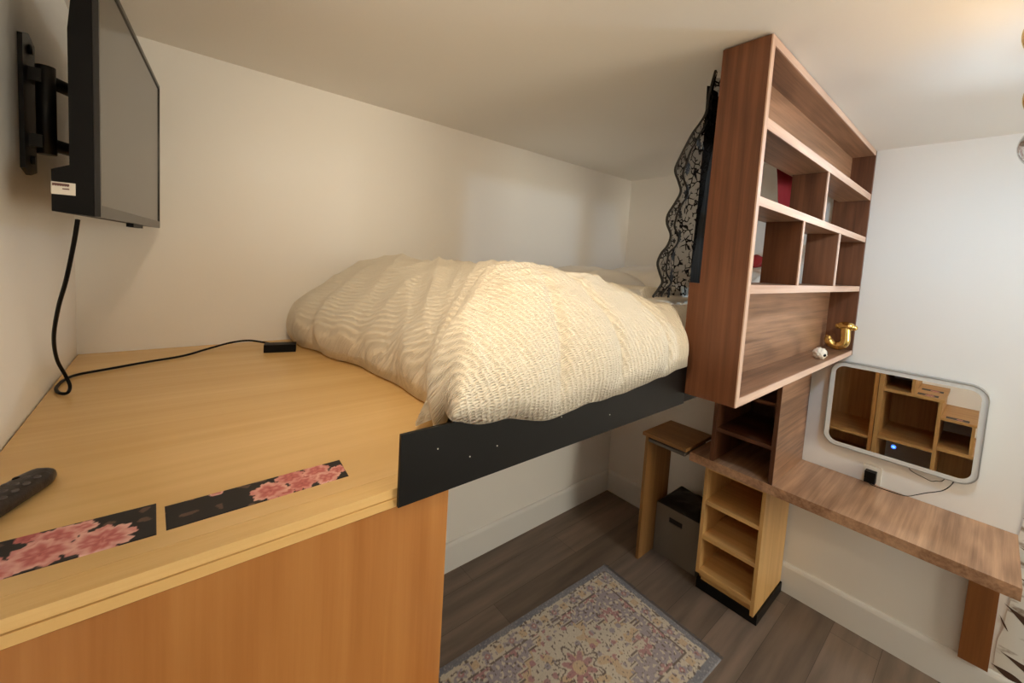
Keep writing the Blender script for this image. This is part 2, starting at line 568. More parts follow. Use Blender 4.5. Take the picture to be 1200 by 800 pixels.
def build_duvet():
    nu, nv = 270, 200
    XLt = [(.54, .345), (.64, .385), (.74, .435), (.86, .475), (1.0, .475), (1.225, .452), (1.45, .395), (1.6, .360), (1.735, .350)]
    XRt = [(.6, 1.98), (.95, 1.93), (1.25, 1.50), (1.735, 1.40)]
    HEM = [(.33, 1.432), (.45, 1.412), (.573, 1.388), (.70, 1.398), (.8, 1.400), (.95, 1.410), (1.10, 1.426), (1.25, 1.43)]
    LEFT = [(.575, 1.435), (.70, 1.338)]
    TOP = [(.3, 1.62), (.42, 1.655), (.58, 1.685), (.8, 1.655), (1.1, 1.625), (1.5, 1.60), (1.95, 1.56)]
    bm = bmesh.new()
    uvl = bm.loops.layers.uv.new('UVMap')
    q = lambda d, r: math.sqrt(max(0, 1 - (1 - min(d / r, 1)) ** 2))
    ss = lambda a, b, x: (lambda t: t * t * (3 - 2 * t))(max(0, min(1, (x - a) / (b - a))))
    co = {}
    uvs = {}
    for j in range(nv + 1):
        tv = j / nv
        tt = .5 * (1 - math.cos(PI * tv)) * .55 + tv * .45
        for i in range(nu + 1):
            su = i / nu
            s = .5 * (1 - math.cos(PI * su)) * .55 + su * .45
            x0 = .345 + (1.97 - .345) * s
            yf = .540 + .068 * ss(1.115, 1.150, x0)
            Y = yf + (1.742 - yf) * tt
            xl = interp(XLt, Y) + .010 * noise.noise(Vector((Y * 7, 3, 1)))
            xr = interp(XRt, Y)
            X = xl + (xr - xl) * s
            ds, dr, df, db = X - xl, xr - X, Y - yf, 1.742 - Y
            hem = interp(HEM, X) + .006 * noise.noise(Vector((X * 14, 0, 5)))
            ws = [(1 / (d + .015) ** 2, z) for d, z in ((ds, interp(LEFT, Y)), (dr, 1.507), (df, hem), (db, 1.512 if X > .6 else 1.42))]
            zb = sum(w * z for w, z in ws) / sum(w for w, _ in ws)
            prof = q(ds, .045 + .225 * ss(.60, .95, Y)) * q(df, .16) * q(db, .24) * q(dr, .3)
            zt = interp(TOP, X) - .055 * (1 - ss(.60, .95, Y)) * (1 - ss(.40, .75, X))
            lump = .020 * noise.noise(Vector((X * 2.6, Y * 2.6, .3))) + .007 * noise.noise(Vector((X * 7, Y * 7, 2.3)))
            lump += .014 * math.exp(-((Y - .78) / .15) ** 2) * ss(.6, .8, X) - .014 * math.exp(-((Y - 1.08) / .14) ** 2) * ss(.7, .9, X)
            z = zb + (zt + lump - zb) * prof
            # folds fanning out from the tucked corner
            a = math.atan2(Y - .70, X - .40)
            r = math.hypot(X - .40, Y - .70)
            wv = noise.noise(Vector((a * 3.2 + .35 * noise.noise(Vector((X * 4, Y * 4, 9))), r * 1.3, 4)))
            wv2 = noise.noise(Vector((a * 7 + .6 * noise.noise(Vector((X * 5, Y * 5, 3))), r * 2.2, 11)))
            k = min(1, r / .22) * min(1, prof * 2.2)
            z += k * (.016 * ((1 - abs(wv)) ** 3 - .4) + .009 * ((1 - abs(wv2)) ** 4 - .25)) * (1 - .3 * ss(.85, 1.2, X))
            # soft cross wrinkles near the front edge and on the left flank
            b2 = noise.noise(Vector((X * 7 + Y * 3 + .8 * noise.noise(Vector((X * 5, Y * 5, 1))), Y * 2 - X * 1.2, 7)))
            z += .011 * ((1 - abs(b2)) ** 4 - .2) * min(1, prof * 2)
            # small slack crinkles
            z += .0022 * noise.noise(Vector((X * 30, Y * 30 + X * 14, 5))) * min(1, prof * 2)
            for (ax_, ay_, bx_, by_, dp) in ((.80, .55, .70, .74, .032), (1.00, .55, .88, .76, .036), (.60, .55, .66, .70, .018)):
                lx, ly = bx_ - ax_, by_ - ay_
                tq = ((X - ax_) * lx + (Y - ay_) * ly) / (lx * lx + ly * ly)
                if -.1 < tq < 1:
                    dd = abs((X - ax_) * ly - (Y - ay_) * lx) / math.hypot(lx, ly)
                    cr_ = math.exp(-(dd / .013) ** 2) * (1 - max(0, tq)) * min(1, prof * 3)
                    z -= dp * cr_
                    Y += .010 * cr_
            # the crease where the left flank tucks behind the front bulge
            cy = .765 + .35 * (X - .45)
            dent = math.exp(-((Y - cy) / .020) ** 2) * max(0, 1 - ds / .16)
            z -= .045 * dent * min(1, prof * 2.5)
            h = max(0, min(1, (z - zb) / max(.05, zt - zb)))
            X -= (.036 + .022 * ss(1.1, 1.5, Y)) * math.sin(PI * h) * max(0, 1 - ds / .2) * (1 + .6 * noise.noise(Vector((Y * 9, 0, 2)))) * ss(.56, .70, Y)
            X += .020 * dent
            kf = 1 - ss(1.09, 1.135, X)
            Y -= kf * (.026 * math.sin(PI * h) * max(0, 1 - df / .15) * (1 + .6 * noise.noise(Vector((X * 9, 0, 6)))))
            if X > 1.02 and Y < .74:
                z = min(z, z + (1.597 - z) * ss(1.03, 1.065, X)) if z > 1.597 else z
            co[i, j] = bm.verts.new((X, min(Y, 1.748), max(z, ZP + .002)))
            uvs[co[i, j]] = (X + .35 * (Y + z), Y + z - .25 * X)
    for j in range(nv):
        for i in range(nu):
            f = bm.faces.new((co[i, j], co[i + 1, j], co[i + 1, j + 1], co[i, j + 1])); f.smooth = True
            for lp in f.loops:
                lp[uvl].uv = uvs[lp.vert]
    loop = [co[i, 0] for i in range(nu + 1)] + [co[nu, j] for j in range(1, nv + 1)] + [co[i, nv] for i in range(nu - 1, -1, -1)] + [co[0, j] for j in range(nv - 1, 0, -1)]

    def inner(v):                                    # the hem turned in under the quilt
        c = v.co
        return bm.verts.new((c.x + (.03 if c.x < .7 else -.03 if c.x > 1.35 else 0), c.y + (.010 if c.y < .7 else -.02 if c.y > 1.6 else 0), c.z + .004))
    inn = [inner(v) for v in loop]
    n = len(loop)
    for k in range(n):
        f = bm.faces.new((loop[k], inn[k], inn[(k + 1) % n], loop[(k + 1) % n])); f.smooth = True
    return bm


def corner_tuck():
    """The loose corner of the cover that pokes out under the crease, on the deck behind the rail."""
    bm = bmesh.new(); uvl = bm.loops.layers.uv.new('UVMap')
    tip, top, bot = Vector((.388, .742, 1.342)), Vector((.478, .800, 1.445)), Vector((.447, .665, 1.40))
    n = 16
    g = {}
    nrm = (top - tip).cross(bot - tip).normalized()
    for i in range(n + 1):
        for j in range(n + 1):
            u, v = i / n, j / n
            p = tip.lerp(top.lerp(bot, v), u)
            puff = .016 * math.sin(PI * v) * math.sin(PI * min(1, u * .8 + .1)) + .006 * math.sin(v * 9 + u * 3) * u
            p = p + nrm * puff * (1 if nrm.x < 0 else -1)
            if i == 0 and j > 0:
                g[i, j] = g[0, 0]; continue
            p.z = max(p.z, ZP + .003)
            g[i, j] = bm.verts.new(p)
    for i in range(n):
        for j in range(n):
            q = [g[i, j], g[i + 1, j], g[i + 1, j + 1], g[i, j + 1]]
            if q[0] is q[3]:
                q = q[:3]
            f = bm.faces.new(q); f.smooth = True
            for lp in f.loops:
                lp[uvl].uv = (lp.vert.co.x, lp.vert.co.y + lp.vert.co.z)
    bmesh.ops.solidify(bm, geom=bm.faces[:], thickness=.006)
    return bm


DUV = duvet_mat('duvet_cotton', lin(226, 218, 202), .6)
t = thing('duvet', 'puffy cream white textured quilt heaped on the loft bed, hanging over the black rail', 'duvet', (1.1, 1.1, ZP))
obj('quilt_body', build_duvet(), DUV, t)
obj('corner_tuck', corner_tuck(), DUV, t)


def pillow(name, c, size, rot, tilt, mat, seed, label, squash=0):
    bm = bmesh.new()
    uvl = bm.loops.layers.uv.new('UVMap')
    n = 56
    L, W, H = size
    R = Matrix.Rotation(rot, 3, 'Z') @ Matrix.Rotation(tilt, 3, 'Y')
    sides = []
    for sgn in (1, -1):
        g = {}
        for j in range(n + 1):
            for i in range(n + 1):
                u = -1 + 2 * i / n; v = -1 + 2 * j / n
                uu, vv = math.sin(u * PI / 2), math.sin(v * PI / 2)
                pinch = 1 - .10 * (uu * uu) * (1 - vv * vv) - 0
                pinch2 = 1 - .10 * (vv * vv) * (1 - uu * uu)
                x = uu * L / 2 * pinch2; y = vv * W / 2 * pinch
                h = H / 2 * max(0, (1 - uu ** 4)) ** .55 * max(0, (1 - vv ** 4)) ** .55
                wr = noise.noise(Vector((x * 9 + seed, y * 9, seed))) * .014 + (1 - abs(noise.noise(Vector((x * 6 + y * 11, y * 3 - seed, seed))))) ** 5 * .022
                if sgn > 0:
                    h += wr * min(1, h / (H * .2))
                edge = i in (0, n) or j in (0, n)
                if sgn < 0 and edge:
                    g[i, j] = sides[0][i, j]
                    continue
                p = R @ Vector((x, y, sgn * h * (1 if sgn > 0 else .75))) + Vector(c)
                g[i, j] = bm.verts.new(p)
        sides.append(g)
        for j in range(n):
            for i in range(n):
                f = [g[i, j], g[i + 1, j], g[i + 1, j + 1], g[i, j + 1]]
                if len(set(f)) < 4:
                    continue
                try:
                    fa = bm.faces.new(f if sgn > 0 else f[::-1])
                except ValueError:
                    continue
                fa.smooth = True
                for lp in fa.loops:
                    lp[uvl].uv = (lp.vert.co.x, lp.vert.co.y)
    o = obj(name, bm, mat, None, c)
    return tag(o, label, 'pillow')


PIL = duvet_mat('pillow_cotton', lin(228, 222, 212), .15)
pillow('pillow', (1.80, 1.45, 1.578), (.50, .44, .17), .15, .0, PIL, 3.1, 'crumpled white pillow against the back wall, directly behind the quilt')
pillow('pillow', (2.31, 1.385, 1.585), (.40, .58, .19), -.06, -.04, PIL, 8.7, 'white pillow in the far corner of the bed by the right wall')
pillow('pillow', (2.31, .845, 1.595), (.42, .42, .23), .0, .0, PIL, 5.2, 'white pillow seen through the lower openings of the walnut bookshelf')

# ------------------------------------------------------------------ hanging walnut bookshelf
t = thing('hanging_bookshelf', 'large walnut open bookshelf hung from the ceiling beside the loft bed', 'bookshelf', (1.85, .49, 1.335))
yf, yb = .42, .540
x0, x1 = 1.165, XR - .003


def faced(name, x0, x1, z0, z1, grain, parent, y0=yf, y1=yb, front=.0035):
    """A shelf board with a paler edging strip on its front as a sub-part."""
    p = board(name, x0, x1, y0 + front, y1, z0, z1, WAL[grain], parent, .0)
    bm = bmesh.new(); bx(bm, x0, x1, y0, y0 + front, z0, z1); bevel(bm, .0006, 1)
    subpart('front_edging', bm, WEDGE[grain], p, 'paler front edging')
    return p


bm = bmesh.new()
prism(bm, [(yf + .0035, 1.335), (.578, 1.335), (.578, 1.662), (.548, 1.662), (.543, 2.306), (yf + .0035, 2.306)], 'x', x0, x0 + .02)
p = obj('side_panel', bm, WALSHADE['z'], t)
bm = bmesh.new(); bx(bm, x0, x0 + .02, yf, yf + .0035, 1.335, 2.306)
subpart('front_edging', bm, WEDGE['z'], p, 'paler front edging')
p = board('side_panel', x1 - .02, x1, yf + .0035, .56, 1.335, 2.306, WALSHADE['z'], t, 0)
bm = bmesh.new(); bx(bm, x1 - .02, x1, yf, yf + .0035, 1.335, 2.306)
subpart('front_edging', bm, WALSHADE['z'], p)
xa, xb = x0 + .0205, x1 - .0205
faced('top_panel', xa, xb, 2.284, 2.306, 'x', t)
faced('shelf', xa, xb, 2.076, 2.104, 'x', t)
faced('shelf', xa, xb, 1.879, 1.903, 'x', t)
faced('shelf', xa, xb, 1.645, 1.669, 'x', t)
faced('bottom_panel', xa, xb, 1.335, 1.358, 'x', t)
board('back_panel', xa, xb, .505, .515, 2.1045, 2.2835, WAL['x'], t, 0)
board('back_panel', xa, xb, .530, .545, 1.3585, 1.6445, WAL['x'], t, 0)
for (x, z0, z1) in ((1.790, 1.9035, 2.0755), (1.572, 1.6695, 1.8785), (2.044, 1.6695, 1.8785)):
    p = board('divider', x, x + .018, yf + .0035, .53, z0, z1, WALSHADE['z'], t, 0)
    bm = bmesh.new(); bx(bm, x, x + .018, yf, yf + .0035, z0, z1)
    subpart('front_edging', bm, WEDGE['z'], p, 'paler front edging')

# gold balloon letter: plane x = 2.46, top bar, stem, hook to +y
t = thing('gold_letter', 'shiny gold balloon-style letter J standing at the right end of the bookshelf bottom', 'letter', (2.455, .455, 1.358))
xj = 2.455
bm = bmesh.new()
tube(bm, [(xj, .440, 1.470), (xj, .438, 1.44), (xj, .437, 1.405), (xj, .447, 1.386), (xj, .468, 1.3785), (xj, .488, 1.386), (xj, .501, 1.402), (xj, .502, 1.412)],
     lambda q: .0190 if q < .8 else .0190 - .006 * (q - .8) / .2, n=16)
ball(bm, (xj, .502, 1.413), .0125)
obj('hook_stem', bm, GOLD, t)
bm = bmesh.new()
tube(bm, [(xj, .468, 1.474), (xj, .455, 1.477), (xj, .440, 1.478), (xj, .424, 1.477), (xj, .410, 1.474)], lambda q: .0200 * (1 - .40 * abs(2 * q - 1) ** 3), n=16)
ball(bm, (xj, .469, 1.474), .0130); ball(bm, (xj, .409, 1.474), .0130)
obj('top_bar', bm, GOLD, t)

bm = bmesh.new()
bmesh.ops.create_icosphere(bm, subdivisions=4, radius=.024, matrix=Matrix.Translation((2.10, .452, 1.381)))
for v in bm.verts:
    d = (v.co - Vector((2.10, .452, 1.381))).normalized()
    k = noise.noise(d * 3.2)
    v.co += d * (.004 * math.sin(d.x * 9) * math.sin(d.y * 9 + 1) * math.sin(d.z * 9) + .0025 * k)
    v.co.z = max(v.co.z, 1.3585)
for f in bm.faces:
    f.smooth = True
t = obj('carved_ornament', bm, ORN, None, (2.10, .452, 1.358))
tag(t, 'small white carved ball ornament with a dark hole, beside the gold letter', 'ornament')
bm = bmesh.new()
ball(bm, (2.0885, .433, 1.378), .0065, 12, 8)
subpart('dark_hole', bm, DARK, t, 'dark hole')

# ------------------------------------------------------------------ red cloths behind the shelf
def cloth_sheet(rows, n=14, amp=.01, fq=5, seed=1.0):
    """ROWS: (z, xl, xr, y) from top to bottom."""
    bm = bmesh.new()
    m = 30
    g = []
    for k in range(m + 1):
        f = k / m * (len(rows) - 1); i = min(int(f), len(rows) - 2); q = f - i
        z, xl, xr, y = [rows[i][c] * (1 - q) + rows[i + 1][c] * q for c in range(4)]
        g.append([bm.verts.new((xl + (xr - xl) * s / n, y + amp * math.sin(s / n * fq * PI + seed + z * 3) + .004 * noise.noise(Vector((s, z * 8, seed))), z)) for s in range(n + 1)])
    for a, b in zip(g, g[1:]):
        for s in range(n):
            f = bm.faces.new((a[s], a[s + 1], b[s + 1], b[s])); f.smooth = True
    geo = bmesh.ops.solidify(bm, geom=bm.faces[:], thickness=.003)
    return bm


o = obj('hanging_cloth', cloth_sheet([(2.30, 1.90, 2.20, .62), (2.15, 1.925, 2.21, .62), (2.0, 1.975, 2.23, .62), (1.85, 2.06, 2.25, .62), (1.74, 2.12, 2.22, .62)], fq=3, n=28, amp=.012), RED)
tag(o, 'dark red cloth hanging from the ceiling behind the upper cubbies of the bookshelf', 'cloth')
bm = bmesh.new()
bmesh.ops.create_icosphere(bm, subdivisions=4, radius=1, matrix=Matrix.Translation((2.42, .85, 1.765)) @ Matrix.Diagonal((.10, .06, .034, 1)))
for v in bm.verts:
    v.co += Vector((0, 0, .016 * noise.noise(v.co * 22))) + .014 * Vector((noise.noise(v.co * 14), noise.noise(v.co * 14 + Vector((5, 0, 0))), 0))
for f in bm.faces:
    f.smooth = True
o = obj('bunched_cloth', bm, RED, None, (2.42, .85, 1.73))
tag(o, 'bunched dark red cloth on a pillow, seen through the lowest left cubby', 'cloth')

# ------------------------------------------------------------------ lace curtain gathered behind the bookshelf
LE = [(68, 840), (80, 836), (95, 832), (110, 829), (125, 823), (140, 815), (155, 809), (170, 801), (185, 797), (198, 801), (210, 803), (222, 797), (235, 790), (246, 790),
      (258, 793), (270, 789), (280, 783), (292, 779), (304, 781), (316, 784), (328, 781), (338, 775), (346, 771)]
# the scalloped free edge as (z, x) at its own depth
EDGE = [(2.272, 1.196, .574), (2.235, 1.188, .577), (2.19, 1.179, .579), (2.15, 1.171, .581), (2.115, 1.150, .584), (2.085, 1.128, .588), (2.05, 1.110, .592), (2.01, 1.092, .596),
        (1.972, 1.080, .600), (1.945, 1.098, .603), (1.92, 1.112, .606), (1.885, 1.098, .609), (1.85, 1.080, .612), (1.825, 1.081, .614), (1.795, 1.099, .616), (1.765, 1.092, .618),
        (1.74, 1.074, .620), (1.712, 1.066, .622), (1.685, 1.078, .624), (1.66, 1.092, .626), (1.64, 1.084, .628), (1.615, 1.068, .630)]
t = thing('lace_curtain', 'black floral lace curtain with scalloped edge, gathered behind the walnut bookshelf over the bed', 'curtain', (1.2, .62, 1.59))
NET = net_mat()
LB = flat('black_thread', lin(13, 11, 11), .8)
TR = [sum(e[1] for e in EDGE[max(0, k - 3):k + 4]) / len(EDGE[max(0, k - 3):k + 4]) for k in range(len(EDGE))]
edge = smooth_path([(x + .45 * (x - TR[k]) * (0 if k < 3 else 1), y, z) for k, (z, x, y) in enumerate(EDGE)], 6)


def lace_pt(i, s):
    """Point at arc fraction I of the free edge, S metres in from it."""
    p = edge[i]
    xr = 1.30
    w = xr - p.x
    k = min(1, s / w)
    return Vector((p.x + s, p.y + .012 * math.sin(k * 9 + p.z * 2) * min(1, k * 3) + .02 * k, p.z))


bm = bmesh.new(); uvl = bm.loops.layers.uv.new('UVMap')
ns = 24
rows = []
for i in range(len(edge)):
    wid = 1.30 - edge[i].x
    rows.append([bm.verts.new(lace_pt(i, wid * k / ns)) for k in range(ns + 1)])
for a, b in zip(rows, rows[1:]):
    for k in range(ns):
        f = bm.faces.new((a[k], a[k + 1], b[k + 1], b[k])); f.smooth = True
        for lp in f.loops:
            lp[uvl].uv = (lp.vert.co.x, lp.vert.co.z)
obj('lace_panel', bm, NET, t)
bm = bmesh.new()
tube(bm, [tuple(p) for p in edge], .0036, n=6, smooth=False)
obj('scalloped_edge', bm, LB, t)
bm = bmesh.new()
inner = [lace_pt(i, .036 + .006 * math.sin(i * .45)) - Vector((0, .002, 0)) for i in range(len(edge))]
tube(bm, [tuple(p) for p in inner], .0028, n=6, smooth=False)
obj('inner_border', bm, LB, t)
bm = bmesh.new()


def petal(bm, c, ang, L, w):
    n = 8
    vs = []
    for k in range(n):
        a = 2 * PI * k / n
        u, v = L * .5 * (1 + math.cos(a)), w * math.sin(a)
        vs.append(bm.verts.new((c.x + u * math.cos(ang) - v * math.sin(ang), c.y - .0025, c.z + u * math.sin(ang) + v * math.cos(ang))))
    bm.faces.new(vs)


for i in range(6, len(edge), 9):
    c = lace_pt(i, .018)
    for k in range(5):
        petal(bm, c, 2 * PI * k / 5 + i, .0085, .0028)
for i in range(10, len(edge), 4):
    c = lace_pt(i, .018 + .008 * math.sin(i * 2.1))
    petal(bm, c, i * 1.7, .007, .0016); petal(bm, c, i * 1.7 + 2, .006, .0016)
for i in range(18, len(edge) - 2, 13):
    for q in range(11):
        c = lace_pt(i, .056 + .042 * random.random()) + Vector((0, 0, .03 * (random.random() - .5)))
        a0 = random.random() * 6
        for k in range(random.choice((2, 3, 5))):
            petal(bm, c, a0 + k * 1.3, .010, .0026)
obj('flower_motif', bm, LB, t)['kind'] = 'stuff'
bm = bmesh.new()
rows = []
FOLD = [(1.60, 1.262), (1.70, 1.262), (1.95, 1.275), (2.10, 1.272), (2.20, 1.262), (2.27, 1.255)]
for k in range(34):
    z = 2.262 - (2.262 - 1.618) * k / 33
    xl = interp(FOLD, z)
    rows.append([bm.verts.new((xl + (1.47 - xl) * s / 20, .622 + .016 * s / 20 + .007 * math.sin(s * 1.3 + z * 4), z)) for s in range(21)])
for a, b in zip(rows, rows[1:]):
    for s in range(20):
        f = bm.faces.new((a[s], a[s + 1], b[s + 1], b[s])); f.smooth = True
bmesh.ops.solidify(bm, geom=bm.faces[:], thickness=.004)
obj('gathered_folds', bm, LB, t)['label'] = 'dense black folds of the gathered curtain'

# ------------------------------------------------------------------ desk, hutch, tower, end table, bin
t = thing('desk', 'long walnut wall desk running along the right wall beneath the mirror', 'desk', (2.32, .4, .7))
p = board('desktop', 2.10, XR - .003, -.145, .955, .698, ZD, DESKM, t, .0015)
board('wall_bracket', 2.515, XR - .0005, -.122, -.040, .162, .697, BROWN, t)['label'] = 'brown support board against the wall'

t = thing('desk_hutch', 'walnut two-level hutch with shade-darkened interior standing on the desk below the hanging bookshelf', 'shelf', (2.32, .71, ZD))
p = board('side_panel', 2.104, XR - .003, .571, .589, ZD + .0005, 1.302, WAL['x'], t, .0)
bm = bmesh.new(); bx(bm, 2.10, 2.104, .571, .589, ZD + .0005, 1.302)
subpart('front_edging', bm, WALSHADE['z'], p)
board('side_panel', 2.10, XR - .003, .836, .854, ZD + .0005, 1.302, WALSHADE['z'], t)
board('shelf', 2.106, XR - .012, .5895, .8355, .900, .918, WALSHADE['y'], t)
board('shelf', 2.106, XR - .012, .5895, .8355, 1.10, 1.118, WALSHADE['y'], t)
board('back_panel', XR - .011, XR - .003, .5895, .8355, ZD + .0005, 1.302, WALSHADE['z'], t, 0)

t = thing('shelf_tower', 'narrow pale maple shelf tower of three open cubbies under the desk', 'shelf', (2.35, .745, 0))
xa, xb = 2.142, 2.53
ya, yb2 = .600, .885
bm = bmesh.new(); prism(bm, [(xa, .055), (xb, .055), (xb, .697), (xa, .697)], 'y', ya, ya + .016); bevel(bm, .001, 1)
obj('side_panel', bm, MAP['z'], t)
bm = bmesh.new(); prism(bm, [(xa + .05, .055), (xb, .055), (xb, .697), (xa, .697), (xa, .103), (xa + .05, .103)], 'y', yb2 - .016, yb2); bevel(bm, .001, 1)
obj('side_panel', bm, MAP['z'], t)
ym, yn = ya + .0165, yb2 - .0165
board('top_panel', xa, xb, ym, yn, .672, .697, MAP['y'], t)
for z in (.484, .296):
    board('shelf', xa + .002, xb - .008, ym, yn, z, z + .020, MAP['y'], t)
board('bottom_panel', xa, xb - .008, ym, yn, .104, .128, MAP['y'], t)
board('back_panel', xb - .0075, xb, ym, yn, .056, .6715, MAP['z'], t, 0)
board('toe_kick', xa + .035, xa + .05, ym, yn, .055, .1035, MAP['y'], t)
board('plinth', xa + .03, xb - .004, ya - .008, yb2 + .004, 0, .0545, BLACK, t)['label'] = 'black plinth'

t = thing('end_table', 'small maple end ledge with grey slide-out tray above the grey bin', 'table', (2.22, 1.08, 0))
ENDW = {a: wood('end_table_shaded_ply_' + a, lin(136, 96, 54), lin(170, 128, 78), a, rough=.45, contrast=.35, fine=50, bump=.04) for a in 'yz'}  # ply colour darkened to carry the shade around the desk
board('table_top', 2.06, 2.37, .957, 1.212, .748, .766, ENDW['y'], t)
board('leg_panel', 2.088, 2.365, 1.190, 1.208, 0, .7475, ENDW['z'], t)
p = board('tray', 2.085, 2.33, .975, 1.185, .712, .728, GREYMET, t)
p['label'] = 'grey slide-out tray'

# fabric bin
t = thing('storage_bin', 'grey fabric storage bin with black liner and handle slot, under the end ledge', 'bin', (2.37, 1.07, 0))
bm = bmesh.new()
fy0, fy1, fx0, fx1, fz = .925, 1.183, 2.236, 2.50, .305
hy0, hy1, hz0, hz1 = 1.02, 1.10, .222, .252
cells_y = [fy0, hy0, hy1, fy1]; cells_z = [0.0005, hz0, hz1, fz]
fv = {}
for a, y in enumerate(cells_y):
    for b, z in enumerate(cells_z):
        fv[a, b] = bm.verts.new((fx0, y, z))
for a in range(3):
    for b in range(3):
        if (a, b) != (1, 1):
            bm.faces.new((fv[a, b], fv[a + 1, b], fv[a + 1, b + 1], fv[a, b + 1]))
bk = [bm.verts.new(p) for p in ((fx1, fy0, .0005), (fx1, fy1, .0005), (fx1, fy1, fz), (fx1, fy0, fz))]
bm.faces.new(bk)
bm.faces.new([fv[0, 0], bk[0], bk[3], fv[0, 3], fv[0, 2], fv[0, 1]])
bm.faces.new([fv[3, 0], fv[3, 1], fv[3, 2], fv[3, 3], bk[2], bk[1]])
bm.faces.new([fv[0, 0], fv[1, 0], fv[2, 0], fv[3, 0], bk[1], bk[0]])
bmesh.ops.recalc_face_normals(bm, faces=bm.faces)
bmesh.ops.solidify(bm, geom=bm.faces[:], thickness=.004)
obj('bin_body', bm, GREYFAB, t)
bm = bmesh.new()
n = 24
g = {}
for i in range(n + 1):
    for j in range(n + 1):
        u, v = i / n, j / n
        e = min(u, 1 - u, v, 1 - v)
        z = .309 + .030 * min(1, e * 7) ** .6 + .012 * noise.noise(Vector((u * 5, v * 5, 2))) * min(1, e * 8)
        g[i, j] = bm.verts.new((fx0 + .006 + (fx1 - fx0 - .012) * u, fy0 + .006 + (fy1 - fy0 - .012) * v, z))
for i in range(n):
    for j in range(n):
        f = bm.faces.new((g[i, j], g[i + 1, j], g[i + 1, j + 1], g[i, j + 1])); f.smooth = True
bx(bm, fx0 + .006, fx1 - .006, fy0 + .006, fy1 - .006, .02, .309)
obj('liner_bag', bm, CAM, t)['label'] = 'black liner'


# ------------------------------------------------------------------ rug
def rug_color(x, y):
    """x along 0..1 m (to the right end), y 0..W."""
    L, W = RUG_L, RUG_W
    n = lambda s, k=0: noise.noise(Vector((x * s, y * s, k)))
    ex, ey = min(x, L - x), min(y, W - y)
    e = min(ex, ey)
    blue, cream, lav, pink, brown, tan = lin(100, 103, 114), lin(184, 175, 160), lin(140, 131, 138), lin(154, 110, 112), lin(92, 78, 72), lin(180, 157, 128)
    wob = e + .006 * n(34)
    if wob < .034:
        c = blue
        if n(130, 2) > .28:
            c = lin(134, 132, 136)
    elif wob < .044:
        c = cream if n(60, 1) > -.15 else brown
    elif e < .105:                                   # main border: cream with small blooms and blocks
        s = (x if ey < ex else y)
        ph = (s / .13) % 1
        cx = (ph - .5) * .13
        cy = e - .074
        r = math.hypot(cx, cy)
        th = math.atan2(cy, cx)
        if r < .021 + .006 * math.cos(6 * th):
            c = lav if r > .012 else (pink if r > .005 else cream)
        elif abs(ph - .0) < .13 or abs(ph - 1) < .13:
            c = tan if abs(cy) < .016 else cream
        else:
            c = cream if n(46, 4) > -.12 else lav
        if n(80, 6) > .33:
            c = brown
    elif e < .113:
        c = brown if n(50, 3) > -.2 else cream
    else:
        ux, uy = x - L / 2, y - W / 2
        ax, ay = abs(ux), abs(uy)
        stp = math.floor(ax / .045) * .045
        lim = .235 - .62 * stp                     # stepped medallion
        d = lim - ay
        if abs(d) < .006:
            c = brown if d > 0 else cream
        elif d > 0:
            c = tan if n(18, 8) > .15 else cream
            r = math.hypot(ux, uy)
            th = math.atan2(uy, ux)
            k = math.cos(8 * th) * .02
            if r < .058 + k:
                c = pink if r > .03 else tan
            if abs(r - .085 - k) < .005:
                c = brown
            cell = noise.cell(Vector((x * 26, y * 26, 0)))
            fx, fy = (x * 22) % 1 - .5, (y * 22) % 1 - .5
            if cell > .1 and math.hypot(fx, fy) < .30 and r > .1:
                c = pink if cell > .55 else lav
            if n(95, 9) > .36:
                c = brown
        else:
            c = lav
            fx, fy = (x / .165) % 1 - .5, (y / .165) % 1 - .5
            r = math.hypot(fx, fy); th = math.atan2(fy, fx)
            pr = .30 + .06 * math.cos(8 * th)
            if r < pr:
                c = pink if r > .13 else cream
            elif r < pr + .05:
                c = brown if n(70, 4) > 0 else cream
            if n(70, 11) > .26:
                c = cream
            elif n(90, 12) > .34:
                c = brown
    # worn, faded pile
    w = .5 + .5 * n(9, 20) + .35 * n(55, 21) + .25 * n(210, 22)
    f = .32 * max(0, min(1, w))
    g = lin(152, 146, 142)
    k = 1 + .20 * n(260, 23)
    return tuple(min(1, (c[i] * (1 - f) + g[i] * f) * k * 1.35) for i in range(3)) + (1,)


RUG_L, RUG_W = 1.10, .66
bm = bmesh.new()
lay = bm.verts.layers.float_color.new('Col')
st = .0042
nu, nv = int(RUG_L / st), int(RUG_W / st)
O0 = Vector((1.882, 1.279)); ux = Vector((-1, .04)).normalized(); uy = Vector((-.04, -1)).normalized()
grid = []
for j in range(nv + 1):
    row = []
    for i in range(nu + 1):
        x, y = i / nu * RUG_L, j / nv * RUG_W
        p = O0 + ux * x + uy * y
        ed = i in (0, nu) or j in (0, nv)
        v = bm.verts.new((p.x, p.y, .0005 if ed else .007))
        v[lay] = rug_color(x, y)
        row.append(v)
    grid.append(row)
for j in range(nv):
    for i in range(nu):
        bm.faces.new((grid[j][i], grid[j][i + 1], grid[j + 1][i + 1], grid[j + 1][i]))
rug = obj('area_rug', bm, attr_mat('rug_pile', .95, .6, 500), None, (1.4, .95, 0))
tag(rug, 'faded grey and cream oriental-style rug with pink medallions on the dark floor', 'rug')
bm = bmesh.new()
rr = random.Random(4)
for k in range(150):
    y = RUG_W * k / 149
    p = O0 + uy * y
    q = p - ux * (.012 + .010 * rr.random()) + uy * (.004 * (rr.random() - .5))
    tube(bm, [(p.x, p.y, .004), (q.x, q.y, .002)], .0011, n=4, smooth=False)
subpart('fringe', bm, flat('rug_fringe', lin(108, 106, 110), .95), rug)['kind'] = 'stuff'

